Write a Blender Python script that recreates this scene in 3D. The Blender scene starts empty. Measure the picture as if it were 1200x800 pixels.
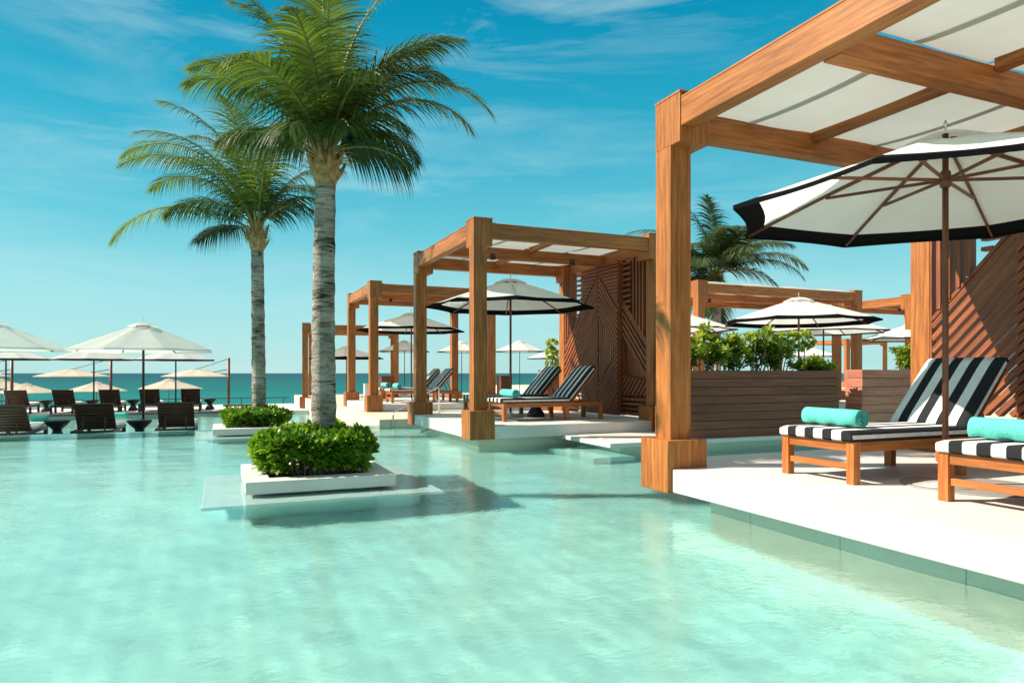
import bpy, bmesh, math, random
import numpy as np
from mathutils import Vector, Matrix
R = math.radians
scn = bpy.context.scene
COL = scn.collection
rnd = random.Random(7)
YAW = R(23.03)
CY, SY = math.cos(YAW), math.sin(YAW)

def at(px, d, z=0.0):
    """ground point seen at column px (of 1200) and distance d along the view axis"""
    cx = (px - 600) / 807.0 * d
    return Vector((cx*CY + d*SY, -cx*SY + d*CY, z))

# ------------------------------------------------------------------ materials
def newmat(name):
    m = bpy.data.materials.new(name); m.use_nodes = True
    nt = m.node_tree; nt.nodes.clear()
    out = nt.nodes.new('ShaderNodeOutputMaterial')
    return m, nt, out
def N(nt, t, **kw):
    n = nt.nodes.new(t)
    for k, v in kw.items():
        if k in n.inputs.keys(): n.inputs[k].default_value = v
        else: setattr(n, k, v)
    return n
def L(nt, a, b): nt.links.new(a, b)
def ramp(nt, fac, stops):
    r = nt.nodes.new('ShaderNodeValToRGB')
    e = r.color_ramp.elements
    e[0].position, e[0].color = stops[0][0], (*stops[0][1], 1)
    e[1].position, e[1].color = stops[-1][0], (*stops[-1][1], 1)
    for p, c in stops[1:-1]:
        x = e.new(p); x.color = (*c, 1)
    L(nt, fac, r.inputs[0]); return r.outputs[0]
def mapping(nt, src, scale):
    m = nt.nodes.new('ShaderNodeMapping'); m.inputs['Scale'].default_value = scale
    L(nt, src, m.inputs['Vector']); return m.outputs[0]
def noise(nt, vec, scale, detail=4, rough=.55, dist=0):
    n = nt.nodes.new('ShaderNodeTexNoise'); n.inputs['Scale'].default_value = scale
    n.inputs['Detail'].default_value = detail; n.inputs['Roughness'].default_value = rough
    n.inputs['Distortion'].default_value = dist
    L(nt, vec, n.inputs['Vector']); return n.outputs[0]
def bump(nt, h, strength, dist=.01):
    b = nt.nodes.new('ShaderNodeBump'); b.inputs['Strength'].default_value = strength
    b.inputs['Distance'].default_value = dist
    L(nt, h, b.inputs['Height']); return b.outputs[0]
def mul(nt, c1, c2):
    m = nt.nodes.new('ShaderNodeMix'); m.data_type = 'RGBA'; m.blend_type = 'MULTIPLY'
    m.inputs[0].default_value = 1
    L(nt, c1, m.inputs[6]); L(nt, c2, m.inputs[7]); return m.outputs[2]

def wood(name, dark, mid, light, rough=.42, plank=0, spec=.4):
    m, nt, out = newmat(name)
    uv = N(nt, 'ShaderNodeUVMap').outputs[0]
    g = noise(nt, mapping(nt, uv, (1.6, 26, 1)), 1.0, 6, .6, .35)
    fine = noise(nt, mapping(nt, uv, (5, 150, 1)), 1.0, 3, .6)
    tone = noise(nt, mapping(nt, uv, (.45, 2.2, 1)), 1.0, 3, .5)
    c = ramp(nt, g, [(.30, dark), (.5, mid), (.70, light)])
    c = mul(nt, c, ramp(nt, tone, [(.30, (.72, .68, .65)), (.70, (1.18, 1.14, 1.10))]))
    c = mul(nt, c, ramp(nt, fine, [(.35, (.80, .78, .76)), (.65, (1.08, 1.06, 1.04))]))
    p = N(nt, 'ShaderNodeBsdfPrincipled')
    p.inputs['Specular IOR Level'].default_value = spec
    L(nt, c, p.inputs['Base Color'])
    L(nt, ramp(nt, fine, [(0, (rough-.08,)*3), (1, (rough+.16,)*3)]), p.inputs['Roughness'])
    L(nt, bump(nt, fine, .25, .004), p.inputs['Normal'])
    L(nt, p.outputs[0], out.inputs[0]); return m

def stone(name, base, var=.08, rough=.55, joints=None, scale=1.0):
    m, nt, out = newmat(name)
    oc = N(nt, 'ShaderNodeTexCoord').outputs['Object']
    a = noise(nt, oc, 1.3*scale, 6, .6)
    b = noise(nt, oc, 34*scale, 4, .6)
    lo = tuple(x*(1-var*1.6) for x in base); hi = tuple(min(1, x*(1+var*.5)) for x in base)
    c = ramp(nt, a, [(.3, lo), (.6, base), (.75, hi)])
    c = mul(nt, c, ramp(nt, b, [(.3, (.93, .93, .92)), (.6, (1.0, 1.0, 1.0))]))
    if joints:
        br = nt.nodes.new('ShaderNodeTexBrick')
        br.offset = joints[2]; br.inputs['Scale'].default_value = 1
        br.inputs['Brick Width'].default_value = joints[0]; br.inputs['Row Height'].default_value = joints[1]
        br.inputs['Mortar Size'].default_value = .004; br.inputs['Mortar Smooth'].default_value = .2
        br.inputs['Color1'].default_value = (1, 1, 1, 1); br.inputs['Color2'].default_value = (.94, .94, .93, 1)
        br.inputs['Mortar'].default_value = (.55, .53, .5, 1)
        sx_ = N(nt, 'ShaderNodeSeparateXYZ'); cx_ = N(nt, 'ShaderNodeCombineXYZ'); L(nt, oc, sx_.inputs[0])
        L(nt, sx_.outputs[1], cx_.inputs[0]); L(nt, sx_.outputs[2], cx_.inputs[1]); mp = cx_.outputs[0]
        L(nt, mp, br.inputs['Vector'])
        c = mul(nt, c, br.outputs['Color'])
    p = N(nt, 'ShaderNodeBsdfPrincipled', Roughness=rough)
    p.inputs['Specular IOR Level'].default_value = .3
    L(nt, c, p.inputs['Base Color']); L(nt, bump(nt, b, .25, .004), p.inputs['Normal'])
    L(nt, p.outputs[0], out.inputs[0]); return m

def simple(name, col, rough=.5, metal=0, var=.12, nscale=20, spec=.4, bmp=0):
    m, nt, out = newmat(name)
    oc = N(nt, 'ShaderNodeTexCoord').outputs['Object']
    a = noise(nt, oc, nscale, 4, .6)
    c = ramp(nt, a, [(.3, tuple(x*(1-var) for x in col)), (.7, tuple(min(1, x*(1+var)) for x in col))])
    p = N(nt, 'ShaderNodeBsdfPrincipled', Roughness=rough, Metallic=metal)
    p.inputs['Specular IOR Level'].default_value = spec
    L(nt, c, p.inputs['Base Color'])
    if bmp: L(nt, bump(nt, a, bmp, .01), p.inputs['Normal'])
    L(nt, p.outputs[0], out.inputs[0]); return m

def cloth(name, col, trans=.35, weave=300, var=.06, sag=0):
    m, nt, out = newmat(name)
    oc = N(nt, 'ShaderNodeTexCoord').outputs['Object']
    a = noise(nt, oc, 2.2, 5, .6); w = noise(nt, oc, weave, 2, .5)
    c = ramp(nt, a, [(.3, tuple(x*(1-var) for x in col)), (.65, col)])
    d = N(nt, 'ShaderNodeBsdfDiffuse', Roughness=.6); t = N(nt, 'ShaderNodeBsdfTranslucent')
    L(nt, c, d.inputs['Color']); L(nt, c, t.inputs['Color'])
    b = bump(nt, w, .25, .002); L(nt, b, d.inputs['Normal'])
    mx = N(nt, 'ShaderNodeMixShader'); mx.inputs[0].default_value = trans
    L(nt, d.outputs[0], mx.inputs[1]); L(nt, t.outputs[0], mx.inputs[2])
    L(nt, mx.outputs[0], out.inputs[0]); return m

def leaf(name, dark, mid, light, trans=.3, nscale=3, rough=.38):
    m, nt, out = newmat(name)
    oc = N(nt, 'ShaderNodeTexCoord').outputs['Object']
    at_ = N(nt, 'ShaderNodeAttribute'); at_.attribute_name = 'tint'
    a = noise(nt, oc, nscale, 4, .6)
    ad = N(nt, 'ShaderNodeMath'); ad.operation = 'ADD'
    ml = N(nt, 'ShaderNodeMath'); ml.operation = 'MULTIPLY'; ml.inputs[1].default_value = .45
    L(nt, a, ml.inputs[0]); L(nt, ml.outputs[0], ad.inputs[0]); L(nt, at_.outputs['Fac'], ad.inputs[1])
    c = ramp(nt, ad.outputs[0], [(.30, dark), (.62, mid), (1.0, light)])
    p = N(nt, 'ShaderNodeBsdfPrincipled', Roughness=rough)
    p.inputs['Specular IOR Level'].default_value = .22
    L(nt, c, p.inputs['Base Color'])
    t = N(nt, 'ShaderNodeBsdfTranslucent')
    L(nt, mul(nt, c, ramp(nt, a, [(0, (1.3, 1.35, .5)), (1, (1.3, 1.35, .5))])), t.inputs['Color'])
    mx = N(nt, 'ShaderNodeMixShader'); mx.inputs[0].default_value = trans
    L(nt, p.outputs[0], mx.inputs[1]); L(nt, t.outputs[0], mx.inputs[2])
    L(nt, mx.outputs[0], out.inputs[0]); return m

def stripes(name):
    m, nt, out = newmat(name)
    uv = N(nt, 'ShaderNodeUVMap').outputs[0]
    sp = N(nt, 'ShaderNodeSeparateXYZ'); L(nt, uv, sp.inputs[0])
    f = N(nt, 'ShaderNodeMath'); f.operation = 'MULTIPLY'; f.inputs[1].default_value = 4; L(nt, sp.outputs[0], f.inputs[0])
    g = N(nt, 'ShaderNodeMath'); g.operation = 'FRACT'; L(nt, f.outputs[0], g.inputs[0])
    r = nt.nodes.new('ShaderNodeValToRGB'); r.color_ramp.interpolation = 'LINEAR'
    e = r.color_ramp.elements
    e[0].position = .488; e[0].color = (.82, .81, .79, 1)
    e[1].position = .502; e[1].color = (.016, .017, .019, 1)
    L(nt, g.outputs[0], r.inputs[0])
    oc = N(nt, 'ShaderNodeTexCoord').outputs['Object']
    a = noise(nt, oc, 9, 4, .6); w = noise(nt, oc, 420, 2, .5)
    c = mul(nt, r.outputs[0], ramp(nt, a, [(.3, (.9, .9, .9)), (.6, (1, 1, 1))]))
    p = N(nt, 'ShaderNodeBsdfPrincipled', Roughness=.85); p.inputs['Specular IOR Level'].default_value = .25
    L(nt, c, p.inputs['Base Color'])
    ad = N(nt, 'ShaderNodeMath'); ad.operation = 'ADD'
    L(nt, a, ad.inputs[0]); L(nt, w, ad.inputs[1])
    L(nt, bump(nt, ad.outputs[0], .35, .008), p.inputs['Normal'])
    L(nt, p.outputs[0], out.inputs[0]); return m

def water(name, tintc, bumpd=.005):
    m, nt, out = newmat(name)
    oc = N(nt, 'ShaderNodeTexCoord').outputs['Object']
    n3 = noise(nt, mapping(nt, oc, (1.0, 1.6, 1)), 13, 3, .5, .6)
    g = N(nt, 'ShaderNodeBsdfGlass', Roughness=0.0, IOR=1.33, Color=(*tintc, 1))
    L(nt, bump(nt, n3, 1.0, bumpd), g.inputs['Normal'])
    L(nt, g.outputs[0], out.inputs[0]); return m

def sea_mat():
    m, nt, out = newmat('sea')
    oc = N(nt, 'ShaderNodeTexCoord').outputs['Object']
    sp = N(nt, 'ShaderNodeSeparateXYZ'); L(nt, oc, sp.inputs[0])
    d = N(nt, 'ShaderNodeMapRange'); d.inputs['From Min'].default_value = 60; d.inputs['From Max'].default_value = 700
    L(nt, sp.outputs[1], d.inputs[0])
    c = ramp(nt, d.outputs[0], [(0, (.0, .17, .14)), (.2, (.0, .105, .095)), (.55, (.0, .070, .072)), (1, (.0, .045, .055))])
    b = noise(nt, mapping(nt, oc, (.006, .03, 1)), 1, 4, .6)
    c = mul(nt, c, ramp(nt, b, [(.35, (.8, .84, .86)), (.65, (1.12, 1.1, 1.08))]))
    w = noise(nt, mapping(nt, oc, (.35, 1.0, 1)), .8, 5, .6)
    p = N(nt, 'ShaderNodeBsdfPrincipled', Roughness=.35); p.inputs['Specular IOR Level'].default_value = .04
    L(nt, c, p.inputs['Base Color']); L(nt, bump(nt, w, .6, .4), p.inputs['Normal'])
    L(nt, p.outputs[0], out.inputs[0]); return m

def trunk_mat():
    m, nt, out = newmat('palm_bark')
    oc = N(nt, 'ShaderNodeTexCoord').outputs['Object']
    rings = noise(nt, mapping(nt, oc, (2.6, 2.6, 13)), 1.25, 6, .7, 1.1)
    blot = noise(nt, oc, 5, 5, .6)
    fine = noise(nt, mapping(nt, oc, (30, 30, 60)), 1, 4, .6)
    c = ramp(nt, rings, [(.34, (.05, .036, .027)), (.42, (.25, .20, .16)), (.51, (.52, .45, .38)), (.72, (.70, .63, .56))])
    c = mul(nt, c, ramp(nt, blot, [(.32, (.62, .6, .57)), (.6, (1.05, 1.05, 1.05))]))
    p = N(nt, 'ShaderNodeBsdfPrincipled', Roughness=.9); p.inputs['Specular IOR Level'].default_value = .15
    L(nt, c, p.inputs['Base Color'])
    ad = N(nt, 'ShaderNodeMath'); ad.operation = 'ADD'; L(nt, rings, ad.inputs[0]); L(nt, fine, ad.inputs[1])
    L(nt, bump(nt, ad.outputs[0], 1.0, .06), p.inputs['Normal'])
    L(nt, p.outputs[0], out.inputs[0]); return m

M = {}
M['cedar'] = wood('cedar_timber', (.20, .064, .015), (.385, .132, .030), (.51, .205, .055), .45)
M['slat'] = wood('red_slat_wood', (.15, .042, .018), (.27, .082, .030), (.37, .125, .045), .45)
M['teak'] = wood('oiled_teak', (.26, .075, .018), (.44, .145, .035), (.60, .23, .06), .35)
M['teakdark'] = wood('dark_teak', (.09, .025, .010), (.16, .048, .018), (.24, .08, .03), .45)
M['walnut'] = wood('weathered_brown_boards', (.16, .050, .027), (.23, .074, .040), (.29, .10, .058), .6)
M['pinkwood'] = wood('pinkish_boards', (.44, .15, .098), (.58, .21, .145), (.68, .28, .20), .6)
M['espresso'] = wood('espresso_wood', (.035, .012, .007), (.075, .026, .014), (.12, .045, .024), .45)
M['stone'] = stone('white_stone', (.72, .69, .64), .08)
M['stonewet'] = stone('grey_stone', (.78, .70, .58), .08, .5, (.9, 10, 0))
M['cream'] = stone('cream_stone', (.66, .59, .47), .06)
M['deck'] = stone('pale_deck_stone', (.74, .70, .65), .09, .55)
M['terrace'] = stone('terrace_stone', (.62, .57, .50), .08, .6)
M['copdark'] = stone('dark_coping', (.13, .095, .085), .1, .5)
M['plaster'] = stone('pool_plaster', (.58, .90, .845), .05, .7, None, .35)
M['slabstone'] = stone('pale_submerged_stone', (.92, .94, .91), .04, .7, None, .35)
M['canvas'] = cloth('white_canvas', (.94, .925, .89), .45)
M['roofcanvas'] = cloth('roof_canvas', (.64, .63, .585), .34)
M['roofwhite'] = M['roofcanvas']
M['seam_shadow'] = cloth('grey_seam_shadow', (.50, .48, .43), .25)
M['cream_canvas'] = cloth('cream_canvas', (.88, .79, .68), .35)
M['black'] = cloth('black_canvas', (.012, .012, .013), .03)
M['stripe'] = stripes('striped_canvas')
M['piping'] = simple('pale_piping', (.70, .62, .60), .8)
M['white_cushion'] = simple('white_cushion', (.78, .77, .75), .85)
M['towel'] = simple('turquoise_terry', (.12, .56, .47), .95, 0, .22, 90, .2, .9)
M['umbwood'] = wood('umbrella_wood', (.08, .028, .014), (.15, .052, .025), (.22, .085, .04), .4)
M['darkmetal'] = simple('dark_metal', (.035, .027, .024), .45, .4)
M['blackresin'] = simple('black_woven_resin', (.013, .012, .012), .55, 0, .3, 60, .4, .6)
M['chrome'] = simple('brushed_steel', (.62, .60, .57), .28, 1, .05)
M['bark'] = trunk_mat()
M['shaft'] = simple('palm_fibre', (.36, .22, .10), .85, 0, .5, 14, .2, .9)
M['sheath'] = simple('pale_sheath', (.50, .37, .17), .7, 0, .3, 12, .2, .4)
M['frond'] = leaf('palm_leaflets', (.026, .048, .015), (.085, .135, .030), (.27, .33, .07), .32, 2, .48)
M['frondy'] = leaf('yellowing_leaflets', (.10, .11, .03), (.30, .27, .08), (.50, .42, .17), .3, 3, .45)
M['frondd'] = leaf('grey_green_leaflets', (.020, .036, .018), (.055, .085, .036), (.13, .17, .07), .2, 2, .42)
M['rachis'] = simple('frond_stalk', (.22, .22, .05), .5, 0, .3, 8)
M['bush'] = leaf('glossy_bush_leaves', (.018, .050, .005), (.095, .215, .013), (.30, .46, .045), .34, 2.5, .33)
M['plant'] = leaf('planter_leaves', (.05, .095, .012), (.17, .26, .03), (.44, .50, .09), .35, 2.5, .4)
M['stem'] = simple('woody_stem', (.25, .19, .11), .85, 0, .3, 30)
M['soil'] = simple('soil', (.045, .03, .02), .95, 0, .4, 25, .1, .8)
M['sand'] = simple('beach_sand', (.62, .52, .38), .9, 0, .12, .4, .1, .3)
M['sea'] = sea_mat()
M['water'] = water('pool_water', (.82, .975, .96))
M['water2'] = water('lower_pool_water', (.85, .98, .95))
M['metalrim'] = simple('steel_disc', (.38, .37, .35), .5, .3)

# ------------------------------------------------------------------ mesh helpers
class MB:
    def __init__(s):
        s.bm = bmesh.new(); s.uv = s.bm.loops.layers.uv.new('UVMap'); s.mi = 0
        s.tint = s.bm.verts.layers.float.new('tint'); s.tv = .5
    def box(s, lo, hi, mat=None, grain=None):
        """axis aligned in local frame, optional 4x4 matrix; UV runs along the grain"""
        lo = Vector(lo); hi = Vector(hi); d = hi - lo
        if grain is None: grain = max(range(3), key=lambda i: d[i])
        o1, o2 = [i for i in range(3) if i != grain]
        ru, rv = rnd.uniform(0, 60), rnd.uniform(0, 60)
        vs = []
        for x in (0, 1):
            for y in (0, 1):
                for z in (0, 1):
                    p = Vector((lo.x + d.x*x, lo.y + d.y*y, lo.z + d.z*z))
                    q = mat @ p if mat is not None else p
                    vs.append((s.bm.verts.new(q), p))
        for f in ((0, 1, 3, 2), (4, 6, 7, 5), (0, 4, 5, 1), (2, 3, 7, 6), (0, 2, 6, 4), (1, 5, 7, 3)):
            fc = s.bm.faces.new([vs[i][0] for i in f]); fc.material_index = s.mi
            for lp, i in zip(fc.loops, f):
                p = vs[i][1]
                lp[s.uv].uv = (p[grain] + ru, p[o1] + p[o2] + rv)
        return s
    def face(s, pts, uvs=None, smooth=False):
        vs = []
        for p in pts:
            v = p if isinstance(p, bmesh.types.BMVert) else s.bm.verts.new(p)
            if not isinstance(p, bmesh.types.BMVert): v[s.tint] = s.tv
            vs.append(v)
        f = s.bm.faces.new(vs); f.material_index = s.mi; f.smooth = smooth
        for i, lp in enumerate(f.loops):
            lp[s.uv].uv = uvs[i] if uvs else (lp.vert.co.x + lp.vert.co.y, lp.vert.co.z)
        return f
    def tube(s, pts, rad, seg=10, cap=True):
        pts = [Vector(p) for p in pts]
        rr = rad if isinstance(rad, (list, tuple)) else [rad]*len(pts)
        rings = []; ln = 0; ru = rnd.uniform(0, 50)
        prev = None
        for i, p in enumerate(pts):
            if i == 0: t = pts[1]-pts[0]
            elif i == len(pts)-1: t = pts[-1]-pts[-2]
            else: t = pts[i+1]-pts[i-1]
            t.normalize()
            if prev is None:
                a = t.orthogonal().normalized()
            else:
                a = (prev - t*prev.dot(t)).normalized()
            prev = a; b = t.cross(a)
            if i: ln += (pts[i]-pts[i-1]).length
            rings.append(([s.bm.verts.new(p + (a*math.cos(k*2*math.pi/seg) + b*math.sin(k*2*math.pi/seg))*rr[i]) for k in range(seg)], ln))
        for v in [v for r in rings for v in r[0]]: v[s.tint] = s.tv
        for (r0, l0), (r1, l1) in zip(rings, rings[1:]):
            for k in range(seg):
                f = s.bm.faces.new([r0[k], r0[(k+1) % seg], r1[(k+1) % seg], r1[k]]); f.smooth = True
                f.material_index = s.mi
                for lp, uv in zip(f.loops, ((l0, k), (l0, k+1), (l1, k+1), (l1, k))):
                    lp[s.uv].uv = (uv[0]+ru, uv[1]*.02)
        if cap:
            s.bm.faces.new(rings[0][0][::-1]).material_index = s.mi; s.bm.faces.new(rings[-1][0]).material_index = s.mi
        return s
    def lathe(s, prof, c=(0, 0, 0), seg=28, smooth=True):
        rings = []
        for r, z in prof:
            rings.append([s.bm.verts.new((c[0]+r*math.cos(k*2*math.pi/seg), c[1]+r*math.sin(k*2*math.pi/seg), c[2]+z)) for k in range(seg)])
        for r0, r1 in zip(rings, rings[1:]):
            for k in range(seg):
                f = s.bm.faces.new([r0[k], r0[(k+1) % seg], r1[(k+1) % seg], r1[k]]); f.smooth = smooth; f.material_index = s.mi
        s.bm.faces.new(rings[0][::-1]).material_index = s.mi; s.bm.faces.new(rings[-1]).material_index = s.mi
        return s
    def bar(s, p, q, w, h, up=Vector((0, 0, 1))):
        """box from p to q, w across, h along up"""
        p = Vector(p); q = Vector(q); t = (q-p); ln = t.length; t.normalize()
        a = up.cross(t); a = a.normalized() if a.length > 1e-4 else t.orthogonal().normalized()
        b = t.cross(a)
        m = Matrix((( t.x, a.x, b.x, p.x), (t.y, a.y, b.y, p.y), (t.z, a.z, b.z, p.z), (0, 0, 0, 1)))
        return s.box((0, -w/2, -h/2), (ln, w/2, h/2), m, 0)
    def build(s, name, mats, parent=None, loc=None, bevel=0, smooth=False):
        me = bpy.data.meshes.new(name); 
        bmesh.ops.recalc_face_normals(s.bm, faces=s.bm.faces) if not getattr(s, 'norecalc', False) else None
        s.bm.to_mesh(me); s.bm.free()
        for m in (mats if isinstance(mats, (list, tuple)) else [mats]): me.materials.append(m)
        o = bpy.data.objects.new(name, me); COL.objects.link(o)
        if parent: o.parent = parent
        if loc is not None: o.location = loc
        if bevel:
            b = o.modifiers.new('bevel', 'BEVEL'); b.width = bevel; b.segments = 2; b.limit_method = 'ANGLE'; b.angle_limit = R(40)
        if smooth:
            for p in me.polygons: p.use_smooth = True
        return o

def tag(o, label=None, cat=None, group=None, kind=None):
    if label: o['label'] = label
    if cat: o['category'] = cat
    if group: o['group'] = group
    if kind: o['kind'] = kind
    return o
def empty(name, loc=(0, 0, 0), rz=0):
    o = bpy.data.objects.new(name, None); COL.objects.link(o)
    o.location = loc; o.rotation_euler = (0, 0, rz); o.empty_display_size = .2
    return o
def kids(o): return [c for c in bpy.data.objects if c.parent == o]
def copy_tree(o, parent=None, loc=None, rz=None, scale=None, label=None, group=None, skip=()):
    ks = kids(o)
    c = o.copy(); COL.objects.link(c); c.parent = parent
    if loc is not None: c.location = loc
    if rz is not None: c.rotation_euler = (0, 0, rz)
    if scale is not None: c.scale = scale
    if label: c['label'] = label
    if group: c['group'] = group
    for k in ks:
        if k.name.split('.')[0] in skip: continue
        copy_tree(k, c)
    return c
def struct(name, mb, mat, **kw):
    o = mb.build(name, mat, **kw); o['kind'] = 'structure'; return o

# ------------------------------------------------------------------ setting
WZ = -.35      # main pool water level
LZ = -.80      # lower pool water level
FZ = -1.2
AMP = .001
struct('pool_floor', MB().box((-30, -12, FZ-.1), (16, 16.6, FZ)), M['plaster'])
def water_sheet(name, x0, x1, y0, y1, z, mat, step, amp):
    """real low ripples; grid lines get denser towards the middle of the view"""
    def axis(a, b, c):
        v = [c]; d = step
        while v[-1] < b: v.append(min(b, v[-1]+d)); d = step*(1+.09*abs(v[-1]-c))
        w_ = [c]; 
        while w_[-1] > a: w_.append(max(a, w_[-1]-step*(1+.09*abs(w_[-1]-c))))
        return w_[:0:-1]+v
    X = np.array(axis(x0, x1, min(max(1.2, x0), x1))); Y = np.array(axis(y0, y1, min(max(4.0, y0), y1)))
    gx, gy = np.meshgrid(X, Y, indexing='ij')
    h = np.zeros_like(gx); q = np.random.RandomState(5)
    for k in range(60):
        lam = .17*(1.9/.17)**(q.rand()); th = q.normal(1.25, .85); kk = 2*np.pi/lam
        env = .55+.45*np.sin(.5*gx*np.cos(k)+.55*gy*np.sin(k*1.7)+k)
        a = amp*(lam/1.0)**1.15
        h += a*env*np.sin(kk*(gx*np.cos(th)+gy*np.sin(th))+q.rand()*6.28 + .6*np.sin(gx*.9+k)+.5*np.sin(gy*1.1+2*k))
    nx, ny = len(X), len(Y)
    co_ = np.stack([gx, gy, z+h], -1).reshape(-1, 3)
    idx = np.arange(nx*ny).reshape(nx, ny)
    fc = np.stack([idx[:-1, :-1], idx[1:, :-1], idx[1:, 1:], idx[:-1, 1:]], -1).reshape(-1, 4)
    me = bpy.data.meshes.new(name); me.from_pydata(co_.tolist(), [], fc.tolist()); me.polygons.foreach_set('use_smooth', [True]*len(me.polygons))
    me.materials.append(mat); o = bpy.data.objects.new(name, me); COL.objects.link(o); o['kind'] = 'structure'; o.cycles.is_caustics_caster = True
    return o
water_sheet('pool_water', -26, 15.9, -4, 16.64, WZ, M['water'], .036, AMP)
struct('pool_edge_wall', MB().box((-30, 16.45, -1.6), (3.5, 16.72, WZ-.012)), M['plaster'], bevel=.01)
struct('lower_pool_floor', MB().box((-60, 16.6, -1.3), (3.6, 30.4, -1.1)), M['plaster'])
struct('lower_pool_water', MB().box((0, 0, 0), (1, 1, 1)), M['water2']); bpy.data.objects.remove(bpy.data.objects['lower_pool_water']); water_sheet('lower_pool_water', -50, 3.49, 16.74, 30.19, LZ, M['water2'], .2, AMP)
# shallow steps under water along right side
# deck under near cabana (notched round the plinth)
def slab(name, poly, z0, z1, mat, bevel=.012):
    m = MB()
    lo = [m.bm.verts.new((x, y, z0)) for x, y in poly]; hi = [m.bm.verts.new((x, y, z1)) for x, y in poly]
    m.bm.faces.new(lo[::-1]); m.bm.faces.new(hi)
    for i in range(len(poly)):
        j = (i+1) % len(poly); m.bm.faces.new([lo[i], lo[j], hi[j], hi[i]])
    return struct(name, m, mat, bevel=bevel)
slab('pool_deck', [(3.90, -6), (11.5, -6), (11.5, 6.05), (4.33, 6.05), (4.33, 5.34), (3.90, 5.34)], -.215, 0, M['deck'])
struct('deck_wall', MB().box((4.07, -6, FZ), (11.4, 5.0, -.216)), M['stonewet'])
slab('pool_deck', [(3.90, 10.90), (7.95, 10.90), (7.95, 14.95), (3.90, 14.95)], -.215, 0, M['deck'])
struct('deck_wall', MB().box((4.10, 11.1, FZ), (7.8, 14.9, -.216)), M['stonewet'])
slab('pool_deck', [(3.90, 19.65), (7.95, 19.65), (7.95, 23.55), (3.90, 23.55)], -.195, 0, M['deck'])
struct('terrace', MB().box((5.62, 9.3, -.27), (70, 16.28, -.2)), M['stone'], bevel=.01)
struct('terrace', MB().box((3.5, 16.28, -.9), (22, 36.5, -.204)), M['cream'], bevel=.01)
struct('terrace', MB().box((22.01, 16.28, -.9), (70, 60, -.204)), M['cream'], bevel=.01)
struct('terrace_wall', MB().box((5.95, 9.55, FZ), (70, 16.27, -.271)), M['stone'])
struct('terrace_floor', MB().box((5.9, 10.0, -.198), (21.9, 36, -.193)), M['terrace'])
struct('pool_step', MB().box((5.2, 9.1, FZ), (5.94, 10.6, -.62)), M['plaster'], bevel=.02)
# lower terrace by the beach
struct('lower_terrace', MB().box((-60, 30.2, -1.8), (3.48, 37.2, -.66)), M['deck'])
struct('terrace_coping', MB().box((-60, 30.08, -.70), (1.2, 30.55, -.655)), M['copdark'], bevel=.01)
# beach + sea
m = MB()
xs = [-700, -200, -80, -30, 0, 40, 120, 900]; prof = [(-60, -2.4), (30, -2.3), (45, -2.4), (56, -2.9), (80, -4.5)]
vv = [[m.bm.verts.new((x, y, z)) for y, z in prof] for x in xs]
for i in range(len(xs)-1):
    for j in range(len(prof)-1):
        f = m.bm.faces.new([vv[i][j], vv[i+1][j], vv[i+1][j+1], vv[i][j+1]]); f.smooth = True
struct('beach', m, M['sand'])
struct('sea', MB().box((-30000, -2000, -4.0), (30000, 30000, -3.2)), M['sea'])

# ------------------------------------------------------------------ slat patterns
def clip(poly, p, d):
    """segment of line p+t*d inside convex poly"""
    t0, t1 = -1e9, 1e9
    n = len(poly)
    area = sum(poly[i][0]*poly[(i+1) % n][1]-poly[(i+1) % n][0]*poly[i][1] for i in range(n))
    sg = 1 if area > 0 else -1
    for i in range(n):
        a, b = poly[i], poly[(i+1) % n]
        nx, ny = -(b[1]-a[1])*sg, (b[0]-a[0])*sg
        dn = nx*d[0]+ny*d[1]; dist = nx*(p[0]-a[0])+ny*(p[1]-a[1])
        if abs(dn) < 1e-9:
            if dist < 0: return None
            continue
        t = -dist/dn
        if dn > 0: t0 = max(t0, t)
        else: t1 = min(t1, t)
    return (t0, t1) if t1-t0 > .03 else None
def slats(mb, poly, ang, pitch, w, x0, x1, ybase, sgn):
    """slats in plane X; s coordinate runs from ybase in direction sgn along Y"""
    d = (math.cos(ang), math.sin(ang)); nrm = (-d[1], d[0])
    proj = [p[0]*nrm[0]+p[1]*nrm[1] for p in poly]
    k = math.ceil((min(proj)-1e-6)/pitch)
    while k*pitch < max(proj):
        p = (nrm[0]*k*pitch, nrm[1]*k*pitch); c = clip(poly, p, d)
        if c:
            a = Vector((0, ybase+sgn*(p[0]+d[0]*c[0]), p[1]+d[1]*c[0])); b = Vector((0, ybase+sgn*(p[0]+d[0]*c[1]), p[1]+d[1]*c[1]))
            a.x = b.x = (x0+x1)/2
            jit = rnd.uniform(-.002, .002); a.x += jit; b.x += jit
            mb.bar(a, b, abs(x1-x0), w, up=(b-a).normalized().cross(Vector((1, 0, 0))))
        k += 1

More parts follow.
